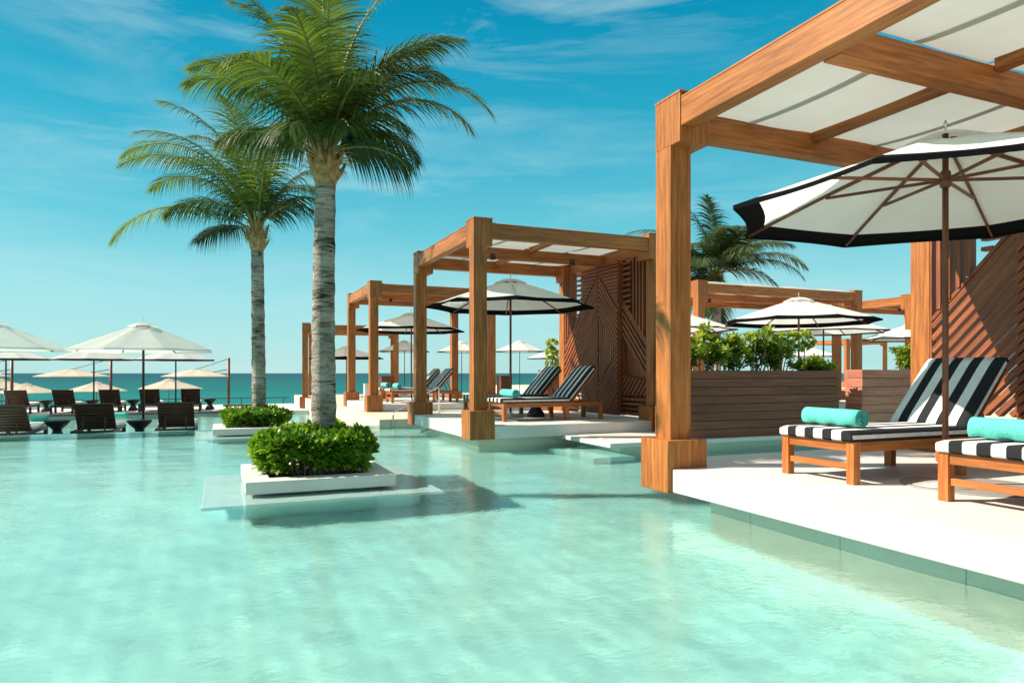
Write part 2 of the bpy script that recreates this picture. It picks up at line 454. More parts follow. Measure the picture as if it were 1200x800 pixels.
def make_cabana(x, y, z0, w=3.62, l=3.7, screen=True, rz=0, sag=.07, label='', center=True, lamps=True, coarse=False):
    root = empty('cabana', (x, y, z0), rz)
    tag(root, label, 'cabana', 'timber cabanas round the pool')
    S = .12; TOP = 3.53
    for ix in (0, 1):
        for iy in (0, 1):
            px, py = ix*w, iy*l
            o = MB().box((px-S, py-S, .24), (px+S, py+S, TOP)).build('post', M['cedar'], root, bevel=.006)
            MB().box((px-.225, py-.225, -.225), (px+.225, py+.225, .265), None, 2).build('plinth', M['cedar'], o, bevel=.006)
            sx = 1 if ix == 0 else -1; sy = 1 if iy == 0 else -1
            xa, xb = sorted((px-sx*(S+.003), px+sx*(S+.10))); ya, yb = sorted((py-sy*(S+.003), py+sy*(S+.15)))
            MB().box((xa, ya, 3.07), (xb, yb, TOP-.002), None, 2).build('capital', M['cedar'], o, bevel=.005)
            MB().box((xa-.004, ya-.004, TOP), (xb+.004, yb+.004, TOP+.022), None, 0).build('cap_board', M['cedar'], o)
    BZ0, BZ1 = 3.215, 3.47; bw = .16; off = S-.008
    for nm, a, b in (('side_beam', (-off, S+.152, BZ0), (-off+bw, l-S-.152, BZ1)), ('side_beam', (w+off-bw, S+.152, BZ0), (w+off, l-S-.152, BZ1)),
                     ('cross_beam', (S+.102, -off, BZ0), (w-S-.102, -off+bw, BZ1)), ('cross_beam', (S+.102, l+off-bw, BZ0), (w-S-.102, l+off, BZ1)),
                     ('cross_beam', (-off+bw+.002, l/2-bw/2, BZ0-.01), (w+off-bw-.002, l/2+bw/2, BZ1-.05))):
        MB().box(a, b).build(nm, M['cedar'], root, bevel=.005)
    MB().box((-off-.004, S+.16, BZ1), (-off+bw+.004, l-S-.16, BZ1+.016)).build('cap_strip', M['cedar'], root)
    # rafters along Y, panels between
    nr = max(1, round(w/1.8)-0) - 0
    n = 2 if w < 4.5 else 4
    xs = [(-off+bw) + (w+2*off-2*bw)*k/n for k in range(n+1)]
    for k in range(1, n):
        for ya, yb in ((-off+bw+.002, l/2-bw/2-.002), (l/2+bw/2+.002, l+off-bw-.002)):
            MB().box((xs[k]-.05, ya, 3.375), (xs[k]+.05, yb, 3.485)).build('rafter', M['cedar'], root, bevel=.004)
    ys = [(-off+.02, l/2-.003), (l/2+.003, l+off-.02)]
    for k in range(n):
        for (ya, yb) in ys:
            g = 14; mb = MB()
            X0, X1 = xs[k]-.03+(.03 if k else 0), xs[k+1]+.03-(.03 if k < n-1 else 0)
            grid = []
            for i in range(g+1):
                row = []
                for j in range(g+1):
                    u, v = i/g, j/g
                    # edges pulled in between the corner ties
                    inx = .015*math.sin(math.pi*v)*(1-2*u); iny = .02*math.sin(math.pi*u)*(1-2*v)
                    z = 3.478 - sag*(math.sin(math.pi*u)**.8 * .8 + .2)*math.sin(math.pi*v)**.7 + .006*math.sin(9*u+5*v)
                    row.append(mb.bm.verts.new((X0+(X1-X0)*u+inx, ya+(yb-ya)*v+iny, z)))
                grid.append(row)
            for i in range(g):
                for j in range(g):
                    f = mb.bm.faces.new([grid[i][j], grid[i+1][j], grid[i+1][j+1], grid[i][j+1]]); f.smooth = True
            mid = [grid[g//2][j].co.copy() for j in range(g+1)]
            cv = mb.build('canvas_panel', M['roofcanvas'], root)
            sb = MB()  # grey strip under the canvas: seam strap with its shadow painted in
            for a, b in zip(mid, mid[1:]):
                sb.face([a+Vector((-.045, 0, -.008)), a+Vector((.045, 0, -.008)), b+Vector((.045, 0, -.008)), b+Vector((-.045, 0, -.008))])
            sb.build('seam_shadow_strip', M['seam_shadow'], cv)
    if lamps:
        for lx in (w*.22, w*.70):
            MB().lathe([(.03, 3.205), (.055, 3.204), (.055, 3.10), (.05, 3.095)], (lx, l*.36, 0), 16).build('downlight', M['darkmetal'], root)
    if screen:
        XS = w-.10
        A0, B0 = S, l-S                 # clear span between posts
        t1, t2 = A0+.90, B0-.98
        H0, H1 = .04, 3.20
        dx0, dx1 = XS-.01, XS+.085
        p = .112; sw = .034
        D = R(45)
        # open side panels: far one uses s from the far post, near one from the near post (mirror)
        for nm, yb, sg, wid in (('open_slat_panel', B0, -1, B0-t2), ('open_slat_panel', A0, 1, t1-A0)):
            mb = MB()
            h0 = 1.52
            slats(mb, [(.02, h0+.02), (.55, h0+.55), (.55, H1), (.02, H1)], R(90), p, .046, dx0-.02, dx1, yb, sg)
            slats(mb, [(.58, h0+.60), (wid-.02, h0+wid), (wid-.02, H1), (.58, H1)], 0, p, .044, dx0, dx1, yb, sg)
            if sg < 0:
                slats(mb, [(.02, .46), (wid-.02, .46), (wid-.02, h0+wid-.02), (.02, h0)], D, .100, .056, dx0, dx1, yb, sg)
            else:
                slats(mb, [(.02, h0), (.02, h0-.72), (wid-.02, h0-.72+wid), (wid-.02, h0+wid-.02)], D, .100, .056, dx0, dx1, yb, sg)
                slats(mb, [(.02, .46), (wid-.02, .46), (wid-.02, .85), (.02, h0-.76)], -D, .100, .056, dx0, dx1, yb, sg)
            slats(mb, [(.02, H0), (wid-.02, H0), (wid-.02, .42), (.02, .42)], 0, .095, .045, dx0, dx1, yb, sg)
            for s0, s1, a, b in ((0, .022, H0, H1), (wid-.022, wid, H0, H1)):
                ya, yc = sorted((yb+sg*s0, yb+sg*s1))
                mb.box((dx0-.002, ya, a), (dx1+.002, yc, b))
            mb.bar((XS+.0375, yb+sg*.02, h0), (XS+.0375, yb+sg*(wid-.02), h0+wid-.04), .10, .04, up=Vector((0, 1, -sg)).normalized())
            mb.build(nm, M['slat'], root)
            if sg > 0: MB().box((dx1+.02, yb+.01, H0), (dx1+.045, yb+wid+.35, H1), None, 2).build('backing_board', M['slat'], root)
        # solid centre panel standing forward with raised chevron battens
        mb = MB(); c = (t1+t2)/2; hw = (t2-t1)/2
        XC0 = XS-.075
        mb.box((XC0, t1+.004, H0), (XC0+.05, t2-.004, H1+.01), None, 2)
        mb.mi = 1
        bx0, bx1 = XC0-.030, XC0-.001
        ap = 3.02
        gl = .074
        for sg in (1, -1):                # s measured from centre; +1 = far half (left in view), -1 = near half
            w2 = hw-.012
            if sg == 1:
                slats(mb, [(.008, .05), (w2, .05), (w2, ap-w2), (.008, ap)], -D, gl, .052, bx0, bx1, c, sg)
            else:
                slats(mb, [(.008, 2.18), (w2, 2.18-w2), (w2, ap-w2), (.008, ap)], -D, gl, .052, bx0, bx1, c, sg)
                slats(mb, [(.008, .72), (w2, 2.16-w2-.02), (.008, 2.14)], R(90), gl, .052, bx0, bx1, c, sg)
                slats(mb, [(.008, .05), (w2, .05), (w2, 1.32), (.008, .68)], D, gl, .052, bx0, bx1, c, sg)
            slats(mb, [(.008, ap+.02), (w2, ap-w2+.03), (w2, H1), (.008, H1)], 0, gl, .052, bx0, bx1, c, sg)
        mb.build('centre_panel', [M['slat'], M['slat']], root)
        MB().box((w-.10, A0+.002, H1+.012), (w-.02, B0-.002, 3.213)).build('head_rail', M['cedar'], root)
    return root

make_cabana(4.085, 1.88, 0, lamps=False, label='nearest timber cabana with slatted screen on the right deck')
make_cabana(4.085, 11.10, 0, label='timber cabana with chevron screen beyond the foreground post')
make_cabana(4.085, 19.80, 0, l=3.6, screen=False, label='screenless timber cabana third from the camera along the pool')
make_cabana(3.53, 31.9, -.415, w=4.0, l=3.6, screen=False, rz=R(-11), lamps=False, label='farthest timber cabana at the end of the pool behind the big palm trunk')
make_cabana(12.6, 16.0, -.01, w=6.2, l=3.4, screen=False, sag=-.16, label='wide timber cabana behind the brown planter with billowing canvas roof')
make_cabana(21.3, 16.0, -.01, w=4, l=3.0, screen=False, label='timber cabana standing to the right of the wide one behind the planters')
make_cabana(44.4, 38.7, -.01, w=4.2, l=3.5, screen=False, lamps=False, label='tiny distant cabana seen above the pinkish planter')

# ------------------------------------------------------------------ umbrellas
def canopy(rm, zr, za, n=8, border=.19, sagv=.035, sub=5):
    """octagonal canopy, returns (mesh builder main, border)"""
    mb = MB(); bd = MB()
    rings = [.13, .35, .6, .8, 1-border/rm, 1.0]
    def P(k, f, r):
        a0 = (k+.5)*2*math.pi/n; a1 = (k+1.5)*2*math.pi/n
        p = Vector((math.cos(a0), math.sin(a0), 0)).lerp(Vector((math.cos(a1), math.sin(a1), 0)), f)*rm*r
        z = za + (zr-za)*(r**1.08)
        z -= sagv*math.sin(math.pi*f)*math.sin(math.pi*min(r, .999))*1.3
        s = 1-.035*math.sin(math.pi*f)*max(0, r-.6)/.4
        return Vector((p.x*s, p.y*s, z))
    for k in range(n):
        for i in range(len(rings)-1):
            tgt = bd if i == len(rings)-2 else mb
            for j in range(sub):
                f0, f1 = j/sub, (j+1)/sub
                tgt.face([P(k, f0, rings[i]), P(k, f1, rings[i]), P(k, f1, rings[i+1]), P(k, f0, rings[i+1])], smooth=True)
        # short valance
        for j in range(sub):
            f0, f1 = j/sub, (j+1)/sub; a, b = P(k, f0, 1), P(k, f1, 1)
            bd.face([a, b, b-Vector((0, 0, .035)), a-Vector((0, 0, .035))])
    for q in (mb, bd): bmesh.ops.remove_doubles(q.bm, verts=q.bm.verts, dist=.0005)
    return mb, bd
def make_umbrella(border_mat, cmat=None, rm=1.72, zr=2.25, za=2.80, pole_r=.023, polemat=None, n=8, border=.19):
    polemat = polemat or M['umbwood']; cmat = cmat or M['canvas']
    root = empty('parasol')
    MB().tube([(0, 0, .0), (0, 0, za+.02)], pole_r, 14).build('pole', polemat, root)
    MB().lathe([(.27, 0.004), (.27, .014), (.05, .03), (.04, .10), (.03, .11)], (0, 0, 0), 36).build('base', M['metalrim'], root)
    MB().lathe([(.034, zr+.14), (.042, zr+.16), (.042, zr+.24), (.036, zr+.27)], (0, 0, 0), 16).build('hub', polemat, root)
    mb, bd = canopy(rm, zr, za, n, border)
    cv = mb.build('canopy', cmat, root)
    bd.build('border', border_mat, cv)
    v = MB(); g = 24
    for k in range(g):
        a0, a1 = k*2*math.pi/g, (k+1)*2*math.pi/g
        for (r0, z0), (r1, z1) in (((.01, za+.025), (.16, za+.002)), ((.16, za+.002), (.33, za-.070))):
            v.face([(r0*math.cos(a0), r0*math.sin(a0), z0), (r0*math.cos(a1), r0*math.sin(a1), z0), (r1*math.cos(a1), r1*math.sin(a1), z1), (r1*math.cos(a0), r1*math.sin(a0), z1)], smooth=True)
    v.build('vent_cap', cmat, cv)
    MB().lathe([(.006, za+.03), (.007, za+.08), (.014, za+.09), (.014, za+.11), (.004, za+.13)], (0, 0, 0), 10).build('finial', M['chrome'], root)
    for k in range(n):
        a = (k+.5)*2*math.pi/n; d = Vector((math.cos(a), math.sin(a), 0))
        def Q(r, dz=-.022): return d*rm*r + Vector((0, 0, za+(zr-za)*(r**1.08)+dz))
        rb = MB().bar(Q(.04), Q(.52), .018, .028)
        rb.bar(Q(.52), Q(.985), .018, .024)
        rb = rb.build('rib', polemat, root)
        MB().bar(d*.035+Vector((0, 0, zr+.20)), Q(.55, -.04), .016, .024).build('strut', polemat, rb)
    return root
U = make_umbrella(M['black'])
tag(U, 'large white parasol with black border in the nearest cabana', 'parasol', 'parasols with black borders')
U.scale = (.99, .99, 1); U.location = (5.37, 3.73, .0); U.rotation_euler.z = R(-1)
UG = 'parasols with black borders'
copy_tree(U, None, (5.46, 12.92, 0), R(3), (1, 1, 1), 'black bordered parasol inside the cabana with the chevron screen', UG)
copy_tree(U, None, (5.62, 21.4, 0), R(15), (1, 1, 1), 'black bordered parasol in the third cabana along the pool', UG)
p = at(406, 32.5); copy_tree(U, None, (p.x, p.y, -.655), R(10), (1, 1, 1), 'black bordered parasol in the farthest cabana, partly behind the big palm trunk', UG)
p = at(936, 15.7); copy_tree(U, None, (p.x, p.y, -.193), R(6), (1, 1, 1), 'black bordered white parasol above the brown planter hedge', UG)
UW = make_umbrella(M['darkmetal'], M['canvas'], border=.03, polemat=M['darkmetal'])
WG = 'plain white parasols round the terraces'
p = at(965, 19.4); UW.location = (p.x, p.y, -.193)
tag(UW, 'plain white parasol behind the bordered one over the planter hedge', 'parasol', WG)
for px, d, z, s, lb in ((1071, 23.5, -.193, 1.0, 'white parasol whose left tip shows beside the nearest screen post'),
                        (786, 18.5, -.193, 1, 'white parasol whose tip shows just right of the tall foreground post'),
                        (952, 47, -.193, 1, 'tiny white parasol low behind the leaves of the brown planter'),
                        (474, 34.5, -.193, .97, 'leftmost distant white parasol over the sea between cabana posts'),
                        (541, 35, -.193, .97, 'distant white parasol between the second cabana\'s two left posts'),
                        (609, 34.5, -.193, .97, 'distant white parasol right of the big bordered parasol\'s pole'),
                        (648, 33, -.193, .80, 'distant white parasol behind the potted topiary')):
    p = at(px, d); copy_tree(UW, None, (p.x, p.y, z), rnd.uniform(0, .7), ((1, 1, s) if s == 1.0 else (.77, .77, s)), lb, WG)
# left terrace, first row: larger plain canopies (square)
UL = make_umbrella(M['canvas'], M['canvas'], rm=1.62, zr=2.10, za=2.74, polemat=M['darkmetal'], border=.06, pole_r=.028)
TG = 'white parasols over the dark loungers'
p = at(168, 16.4); UL.location = (p.x, p.y, -.66); tag(UL, 'big white parasol above the first row of dark loungers, left of the palms', 'parasol', TG)
p = at(-14, 15.4); copy_tree(UL, None, (p.x, p.y, -.66), .5, None, 'big white parasol cut off by the left picture edge', TG)
UM = make_umbrella(M['darkmetal'], M['canvas'], rm=1.58, zr=2.10, za=2.60, polemat=M['darkmetal'], border=.05, pole_r=.03)
SG = 'dark rimmed parasols over the second lounger row'
p = at(206, 28.2); UM.location = (p.x, p.y, -.66); tag(UM, 'dark rimmed white parasol behind the right side of the big white one', 'parasol', SG)
p = at(110, 27.3); copy_tree(UM, None, (p.x, p.y, -.66), .4, None, 'dark rimmed white parasol in the middle of the second row', SG)
p = at(7, 26.4); copy_tree(UM, None, (p.x, p.y, -.66), .2, None, 'dark rimmed white parasol at the left picture edge, second row', SG)
# beach: low cream parasols
UB = make_umbrella(M['cream_canvas'], M['cream_canvas'], rm=1.7, zr=1.95, za=2.5, polemat=M['umbwood'], border=.05)
BG = 'cream parasols down on the beach'
bl = [(198, 41, -1.95, 'cream beach parasol under the rightmost masted one'), (206, 47, -2.1, 'cream beach parasol half hidden behind another, right side'),
      (113, 43, -2.15, 'cream beach parasol in the middle, above the second dark lounger'), (31, 43, -2.25, 'low cream beach parasol near the left edge'),
      (2, 45, -2.0, 'cream beach parasol cut by the left picture edge')]
for i, (px, d, z, lb) in enumerate(bl):
    p = at(px, d)
    if i == 0:
        UB.location = (p.x, p.y, z); tag(UB, lb, 'parasol', BG)
    else: copy_tree(UB, None, (p.x, p.y, z), i*.3, None, lb, BG)
# hanging parasols on masts
def make_masted(pxc, pxm, d, label, first=None):
    c = at(pxc, d, 0); mm_ = at(pxm, d, 0); off = mm_-c
    root = empty('mast_parasol', (c.x, c.y, -2.2)); tag(root, label, 'parasol', 'cream parasols hung from masts')
    mb, bd = canopy(1.75, 2.95, 3.35, 8, .06)
    cv = mb.build('canopy', M['cream_canvas'], root); bd.build('border', M['cream_canvas'], cv)
    for k in range(8):
        a = (k+.5)*math.pi/4; dd = Vector((math.cos(a), math.sin(a), 0))
        MB().bar(dd*.05+Vector((0, 0, 3.3)), dd*1.7+Vector((0, 0, 2.93)), .03, .03).build('rib', M['umbwood'], root)
    MB().tube([(off.x, off.y, 0), (off.x, off.y, 3.9)], .07, 10).build('mast', M['umbwood'], root)
    MB().tube([(off.x, off.y, 3.85), (0, 0, 3.3)], .015, 6).build('cable', M['darkmetal'], root)
    MB().tube([(off.x, off.y, 3.3), (off.x*.45, off.y*.45, 3.12)], .02, 6).build('arm', M['darkmetal'], root)
    return root
make_masted(230, 268, 36, 'cream parasol hung from the rightmost dark mast over the sea')
make_masted(85, 130, 36, 'cream parasol hung from the middle dark mast over the sea')
make_masted(-34, 14, 36, 'cream parasol hung from the mast nearest the left picture edge')

# ------------------------------------------------------------------ loungers
def cushion(mb, pts, wid, th, nu=10, ins=.02):
    """pad swept along pts (x,z) centre-bottom line, wid in Y; UV u across the width"""
    pts = [Vector((a, 0, b)) for a, b in pts]
    prof = []                        # cross-section over (y, h)
    ny = 16
    for i in range(ny+1):
        y = -wid/2 + wid*i/ny
        e = min(1, (wid/2-abs(y))/.03)
        prof.append((y, th*(.80+.20*math.sqrt(max(0, 1-(1-e)**2))) + .006*math.sin(math.pi*i/ny)))
    botp = [(wid/2, .012), (-wid/2, .012)]
    rings = []
    for i, p in enumerate(pts):
        t = (pts[min(i+1, len(pts)-1)]-pts[max(i-1, 0)]).normalized(); nrm = Vector((-t.z, 0, t.x))
        if nrm.z < 0: nrm = -nrm
        en = min(i, len(pts)-1-i)
        k = (.62, .93, 1)[min(en, 2)]
        ring = [(p+nrm*((h-th*.5)*k+th*.5)+Vector((0, y, 0)), y) for y, h in prof] + [(p+nrm*(th*.5-(th*.5-.0)*k)+Vector((0, y, 0)), y) for y, h in botp]
        rings.append([(mb.bm.verts.new(q), y) for q, y in ring])
    def uvof(y): return (.5-y/wid*.998, 0)
    for a, b in zip(rings, rings[1:]):
        n = len(a)
        for k in range(n):
            kk = (k+1) % n
            f = mb.bm.faces.new([a[k][0], a[kk][0], b[kk][0], b[k][0]]); f.smooth = True
            for lp, y in zip(f.loops, (a[k][1], a[kk][1], b[kk][1], b[k][1])): lp[mb.uv].uv = uvof(y)
    for rg in (rings[0], rings[-1]):
        # end cap strips so the stripes run over it
        n = ny+1
        for k in range(ny):
            y0, y1 = rg[k][1], rg[k+1][1]
            b0 = rg[k][0].co.copy(); b1 = rg[k+1][0].co.copy()
            base = rg[n][0].co
            q0 = mb.bm.verts.new((base.x, y0, base.z)); q1 = mb.bm.verts.new((base.x, y1, base.z))
            f = mb.bm.faces.new([rg[k][0], rg[k+1][0], q1, q0])
            for lp, y in zip(f.loops, (y0, y1, y1, y0)): lp[mb.uv].uv = uvof(y)
def make_lounger(wood_m, cush_m, cushy=True):
    root = empty('sun_lounger')
    W = .77; Lh = 2.12; FT = .345; y0, y1 = -W/2, W/2
    for (x, y) in ((.0, y0), (.0, y1-.075), (Lh-.075, y0), (Lh-.075, y1-.075), (1.30, y0+.004), (1.30, y1-.079)):
        MB().box((x, y, 0), (x+.075, y+.075, FT-.085 if x == 1.30 else FT), None, 2).build('leg', wood_m, root, bevel=.004)
    for y in (y0+.006, y1-.036):
        MB().box((.077, y, FT-.085), (Lh-.077, y+.03, FT-.003)).build('side_rail', wood_m, root, bevel=.003)
    for x in (.012, Lh-.05):
        MB().box((x, y0+.077, FT-.08), (x+.035, y1-.077, FT-.004)).build('end_rail', wood_m, root, bevel=.003)
    MB().box((.02, y0+.077, .115), (.055, y1-.077, .165)).build('stretcher', wood_m, root, bevel=.003)
    sl = MB()
    for k in range(15):
        x = .06+k*.095; sl.box((x, y0+.045, FT-.028), (x+.07, y1-.045, FT-.006), None, 1)
    sl.build('seat_slats', wood_m, root)
    hx, tx, tz = 1.42, 1.98, FT+.63
    bs = MB()
    d = Vector((tx-hx, 0, tz-FT)).normalized(); nn = Vector((-d.z, 0, d.x)); ln = (Vector((tx, 0, tz))-Vector((hx, 0, FT))).length
    m4 = Matrix(((d.x, 0, nn.x, hx), (0, 1, 0, 0), (d.z, 0, nn.z, FT), (0, 0, 0, 1)))
    bs.box((0, y0+.03, -.03), (ln, y0+.075, .005), m4, 0); bs.box((0, y1-.075, -.03), (ln, y1-.03, .005), m4, 0)
    k = .03
    while k < ln-.03:
        bs.box((k, y0+.076, -.022), (k+.07, y1-.076, -.002), m4, 1); k += .092
    bf = bs.build('backrest', wood_m, root)
    MB().bar((1.95, -.2, FT-.05), (1.80, -.2, tz-.33), .03, .02).bar((1.95, .2, FT-.05), (1.80, .2, tz-.33), .03, .02).build('prop', wood_m, bf)
    if cushy:
        th = .085
        sm = MB()
        pts = [(-.03, FT), (-.02, FT), (.0, FT), (.06, FT)]+[(.06+i*.17, FT) for i in range(1, 8)]+[(1.36, FT), (1.40, FT), (1.42, FT)]
        cushion(sm, pts, W-.01, th); s = sm.build('seat_cushion', cush_m, root)
        bm_ = MB()
        o = Vector((hx-.01, 0, FT+.02))
        n = 11; pt2 = []
        for i in range(n+1):
            t = i/n; q = o + d*(ln+.01)*t; pt2.append((q.x, q.z))
        cushion(bm_, pt2, W-.01, th); b = bm_.build('back_cushion', cush_m, root)
        # pale side bands
        for yy in (y0+.003, y1-.006):
            MB().box((-.01, yy-.006, FT+.022), (1.385, yy+.006, FT+.055), None, 0).build('piping', M['piping'], s, bevel=.004)
            MB().box((.02, yy-.006, .026), (ln-.03, yy+.006, .056), Matrix(((d.x, 0, nn.x, hx-.01), (0, 1, 0, 0), (d.z, 0, nn.z, FT+.02), (0, 0, 0, 1))), 0).build('piping', M['piping'], b, bevel=.004)
    return root
LO = make_lounger(M['teak'], M['stripe'])
LG = 'striped loungers in the cabanas'
LO.location = (4.69, 4.40, 0)
tag(LO, 'teak lounger with striped pad beside the foreground parasol pole, fully in view', 'sun lounger', LG)
copy_tree(LO, None, (4.69, 2.93, 0), None, None, 'striped teak lounger cut off by the right picture edge', LG)
copy_tree(LO, None, (4.83, 12.15, 0), None, None, 'striped lounger at the pool side of the cabana with chevron screen', LG)
copy_tree(LO, None, (4.83, 13.65, 0), None, None, 'striped lounger behind the parasol pole in the cabana with chevron screen', LG)
copy_tree(LO, None, (4.75, 20.80, 0), None, None, 'nearer striped lounger in the third cabana', LG)
copy_tree(LO, None, (4.75, 22.25, 0), None, None, 'farther striped lounger in the third cabana', LG)
# towels
def make_towel():
    mb = MB(); n = 150; wd = .60; ri, ro = .012, .088; turns = 4.2
    th = []
    prev = None
    for i in range(n+1):
        t = i/n; a = t*turns*2*math.pi; r = ri+(ro-ri)*t
        wob = 1+.02*math.sin(a*3.1)
        p = (r*wob*math.cos(a), r*wob*math.sin(a))
        row = []
        for j in range(9):
            v = j/8
            row.append(mb.bm.verts.new((p[0]*(1+.012*math.sin(v*9+a)), -wd/2+wd*v+.006*math.sin(a*1.7)*(1 if j in (0, 8) else 0), p[1]*.93)))
        th.append(row)
    for a, b in zip(th, th[1:]):
        for j in range(8):
            f = mb.bm.faces.new([a[j], a[j+1], b[j+1], b[j]]); f.smooth = True
    o = mb.build('rolled_towel', M['towel'])
    s = o.modifiers.new('thick', 'SOLIDIFY'); s.thickness = .011; s.offset = -1
    return o
TW = make_towel(); TWG = 'rolled turquoise towels on the loungers'
TW.location = (4.98, 4.47, .345+.085+.086); TW.rotation_euler = (0, R(200), R(-2))
tag(TW, 'turquoise rolled towel on the fully visible striped lounger', 'towel', TWG)
def towel(x, y, z, rz, lb, g=TWG):
    c = TW.copy(); COL.objects.link(c); c.location = (x, y, z); c.rotation_euler = (0, R(rnd.uniform(150, 230)), R(rz)); c['label'] = lb; c['group'] = g; return c
TZ = .516
towel(4.95, 2.92, TZ, 3, 'turquoise rolled towel on the lounger cut by the right picture edge')
towel(5.10, 12.10, TZ, 2, 'turquoise rolled towel on the front lounger in the chevron screen cabana')
towel(5.08, 13.72, TZ, -3, 'turquoise rolled towel on the back lounger in the chevron screen cabana')
towel(5.02, 20.78, TZ, 0, 'turquoise rolled towel on the nearer lounger of the third cabana')
towel(5.00, 22.28, TZ, 4, 'turquoise rolled towel on the farther lounger of the third cabana')
# dark loungers facing the sea
LD = make_lounger(M['espresso'], M['white_cushion'])
for c in kids(LD):
    if c.name.startswith('back_cushion'):
        for k_ in kids(c): bpy.data.objects.remove(k_)
        bpy.data.objects.remove(c)
_a = R(48.4)
MB().box((.02, -.33, .004), (.80, .33, .045), Matrix(((math.cos(_a), 0, -math.sin(_a), 1.42), (0, 1, 0, 0), (math.sin(_a), 0, math.cos(_a), .345), (0, 0, 0, 1)))).build('back_pad', M['darkmetal'], LD, bevel=.012)
DG = 'dark loungers facing the sea, first row'; DG2 = 'dark loungers facing the sea, second row'
row1 = [(16, 'dark slatted lounger back nearest the left edge, first row'), (116, 'dark slatted lounger back in the middle of the first row'), (208, 'dark slatted lounger back nearest the palms, first row')]
first = True
for px, lb in row1:
    Yc = 18.15; k = (px-600)/807.; d = Yc/(CY-k*SY); p = at(px, d)
    if first:
        LD.location = (p.x, Yc+1.2, -.66); LD.rotation_euler.z = R(-90); LD.scale = (1, 1.06, .93); tag(LD, lb, 'sun lounger', DG); first = False
    else: copy_tree(LD, None, (p.x, Yc+1.2, -.66), None, None, lb, DG)
    struct('sun_shelf', MB().box((p.x-.55, Yc-1.3, -1.25), (p.x+.55, Yc+1.7, -.662)), M['plaster'], bevel=.02)
row2 = [(24, 'dark lounger in the second row near the left edge'), (78, 'dark lounger in the second row, second from the left edge'), (131, 'dark lounger in the middle of the second row'),
        (177, 'dark lounger in the second row behind the thin parasol pole'), (224, 'dark lounger in the second row nearest the palms')]
for px, lb in row2:
    Yc = 31.8; k = (px-600)/807.; d = Yc/(CY-k*SY); p = at(px, d)
    copy_tree(LD, None, (p.x, Yc+1.2, -.66), None, (1, 1, .95), lb, DG2)
# side towels on first row
for px, d, lb in ((46, 16.1, 'turquoise towel on the seat of the leftmost dark lounger'), (139, 17.2, 'turquoise towel on the seat of the middle dark lounger')):
    p = at(px, d); c = towel(p.x, p.y, -.66+.51, 90, lb, 'towels on the dark loungers'); c.scale = (1, .6, 1)
# hourglass side tables
def hourglass():
    prof = [(.17, 0), (.19, .02), (.17, .08), (.11, .17), (.09, .22), (.11, .27), (.20, .35), (.262, .43), (.27, .455), (.262, .465), (.02, .467)]
    return MB().lathe(prof, (0, 0, 0), 28).build('side_table', M['blackresin'])
HT = hourglass(); HG = 'black hourglass side tables'
tabs = [(67, 16.0, -.66, 1.0, 'black hourglass table between the two leftmost dark loungers, first row'), (163.5, 16.1, -.66, 1.0, 'black hourglass table under the big white parasol, first row'),
        (54, 28.0, -.66, 1.0, 'black hourglass table near the left edge, second row'), (156, 28.8, -.66, 1.0, 'black hourglass table in the middle of the second row'),
        (246, 29.6, -.66, 1.0, 'black hourglass table at the right end of the second row'), (108, 28.3, -.66, 1, 'black hourglass table beside the middle parasol pole, second row')]
for i, (px, d, z, s, lb) in enumerate(tabs):
    p = at(px, d)
    c = HT if i == 0 else HT.copy()
    if i: COL.objects.link(c)
    c.location = (p.x, p.y, z); tag(c, lb, 'side table', HG)
for (x, y, lb) in ((6.02, 12.9, 'black hourglass table between the loungers in the chevron screen cabana'), (6.0, 21.5, 'black hourglass table between the loungers in the third cabana')):
    c = HT.copy(); COL.objects.link(c); c.location = (x, y, 0); tag(c, lb, 'side table', HG)
# steel floor disc (cover) on the near deck
disc = MB().lathe([(.50, .002), (.50, .007), (.46, .009)], (5.52, 3.62, 0), 48).build('floor_disc', M['metalrim'])
tag(disc, 'flat round steel disc on the pale deck under the striped loungers', 'floor disc')

# ------------------------------------------------------------------ planters
def plank_box(x0, x1, y0, y1, z0, z1, mat, n, label):
    root = empty('planter_box', ((x0+x1)/2, (y0+y1)/2, z0)); tag(root, label, 'planter')
    hx, hy, h = (x1-x0)/2, (y1-y0)/2, (z1-z0)/n
    for nm, a, b in (('front_boards', (-hx, -hy), (hx, -hy+.03)), ('back_boards', (-hx, hy-.03), (hx, hy)), ('end_boards', (-hx, -hy+.031), (-hx+.03, hy-.031)), ('end_boards', (hx-.03, -hy+.031), (hx, hy-.031))):
        mb = MB()
        for k in range(n):
            jx = rnd.uniform(0, .003)
            mb.box((a[0]+.0, a[1]-jx, h*k+.004), (b[0], b[1], h*(k+1)-.004), None, 0 if hx*2 > .2 and b[0]-a[0] > .1 else 1)
        mb.build(nm, mat, root, bevel=.003)
    MB().box((-hx+.032, -hy+.032, .02), (hx-.032, hy-.032, (z1-z0)-.05)).build('soil', M['soil'], root)
    return root
plank_box(7.15, 10.62, 9.42, 10.30, -.198, .95, M['walnut'], 8, 'long dark brown plank planter box right of the foreground post')
plank_box(11.22, 13.3, 9.42, 9.80, -.198, .97, M['pinkwood'], 7, 'shorter pinkish plank planter box behind the striped lounger')

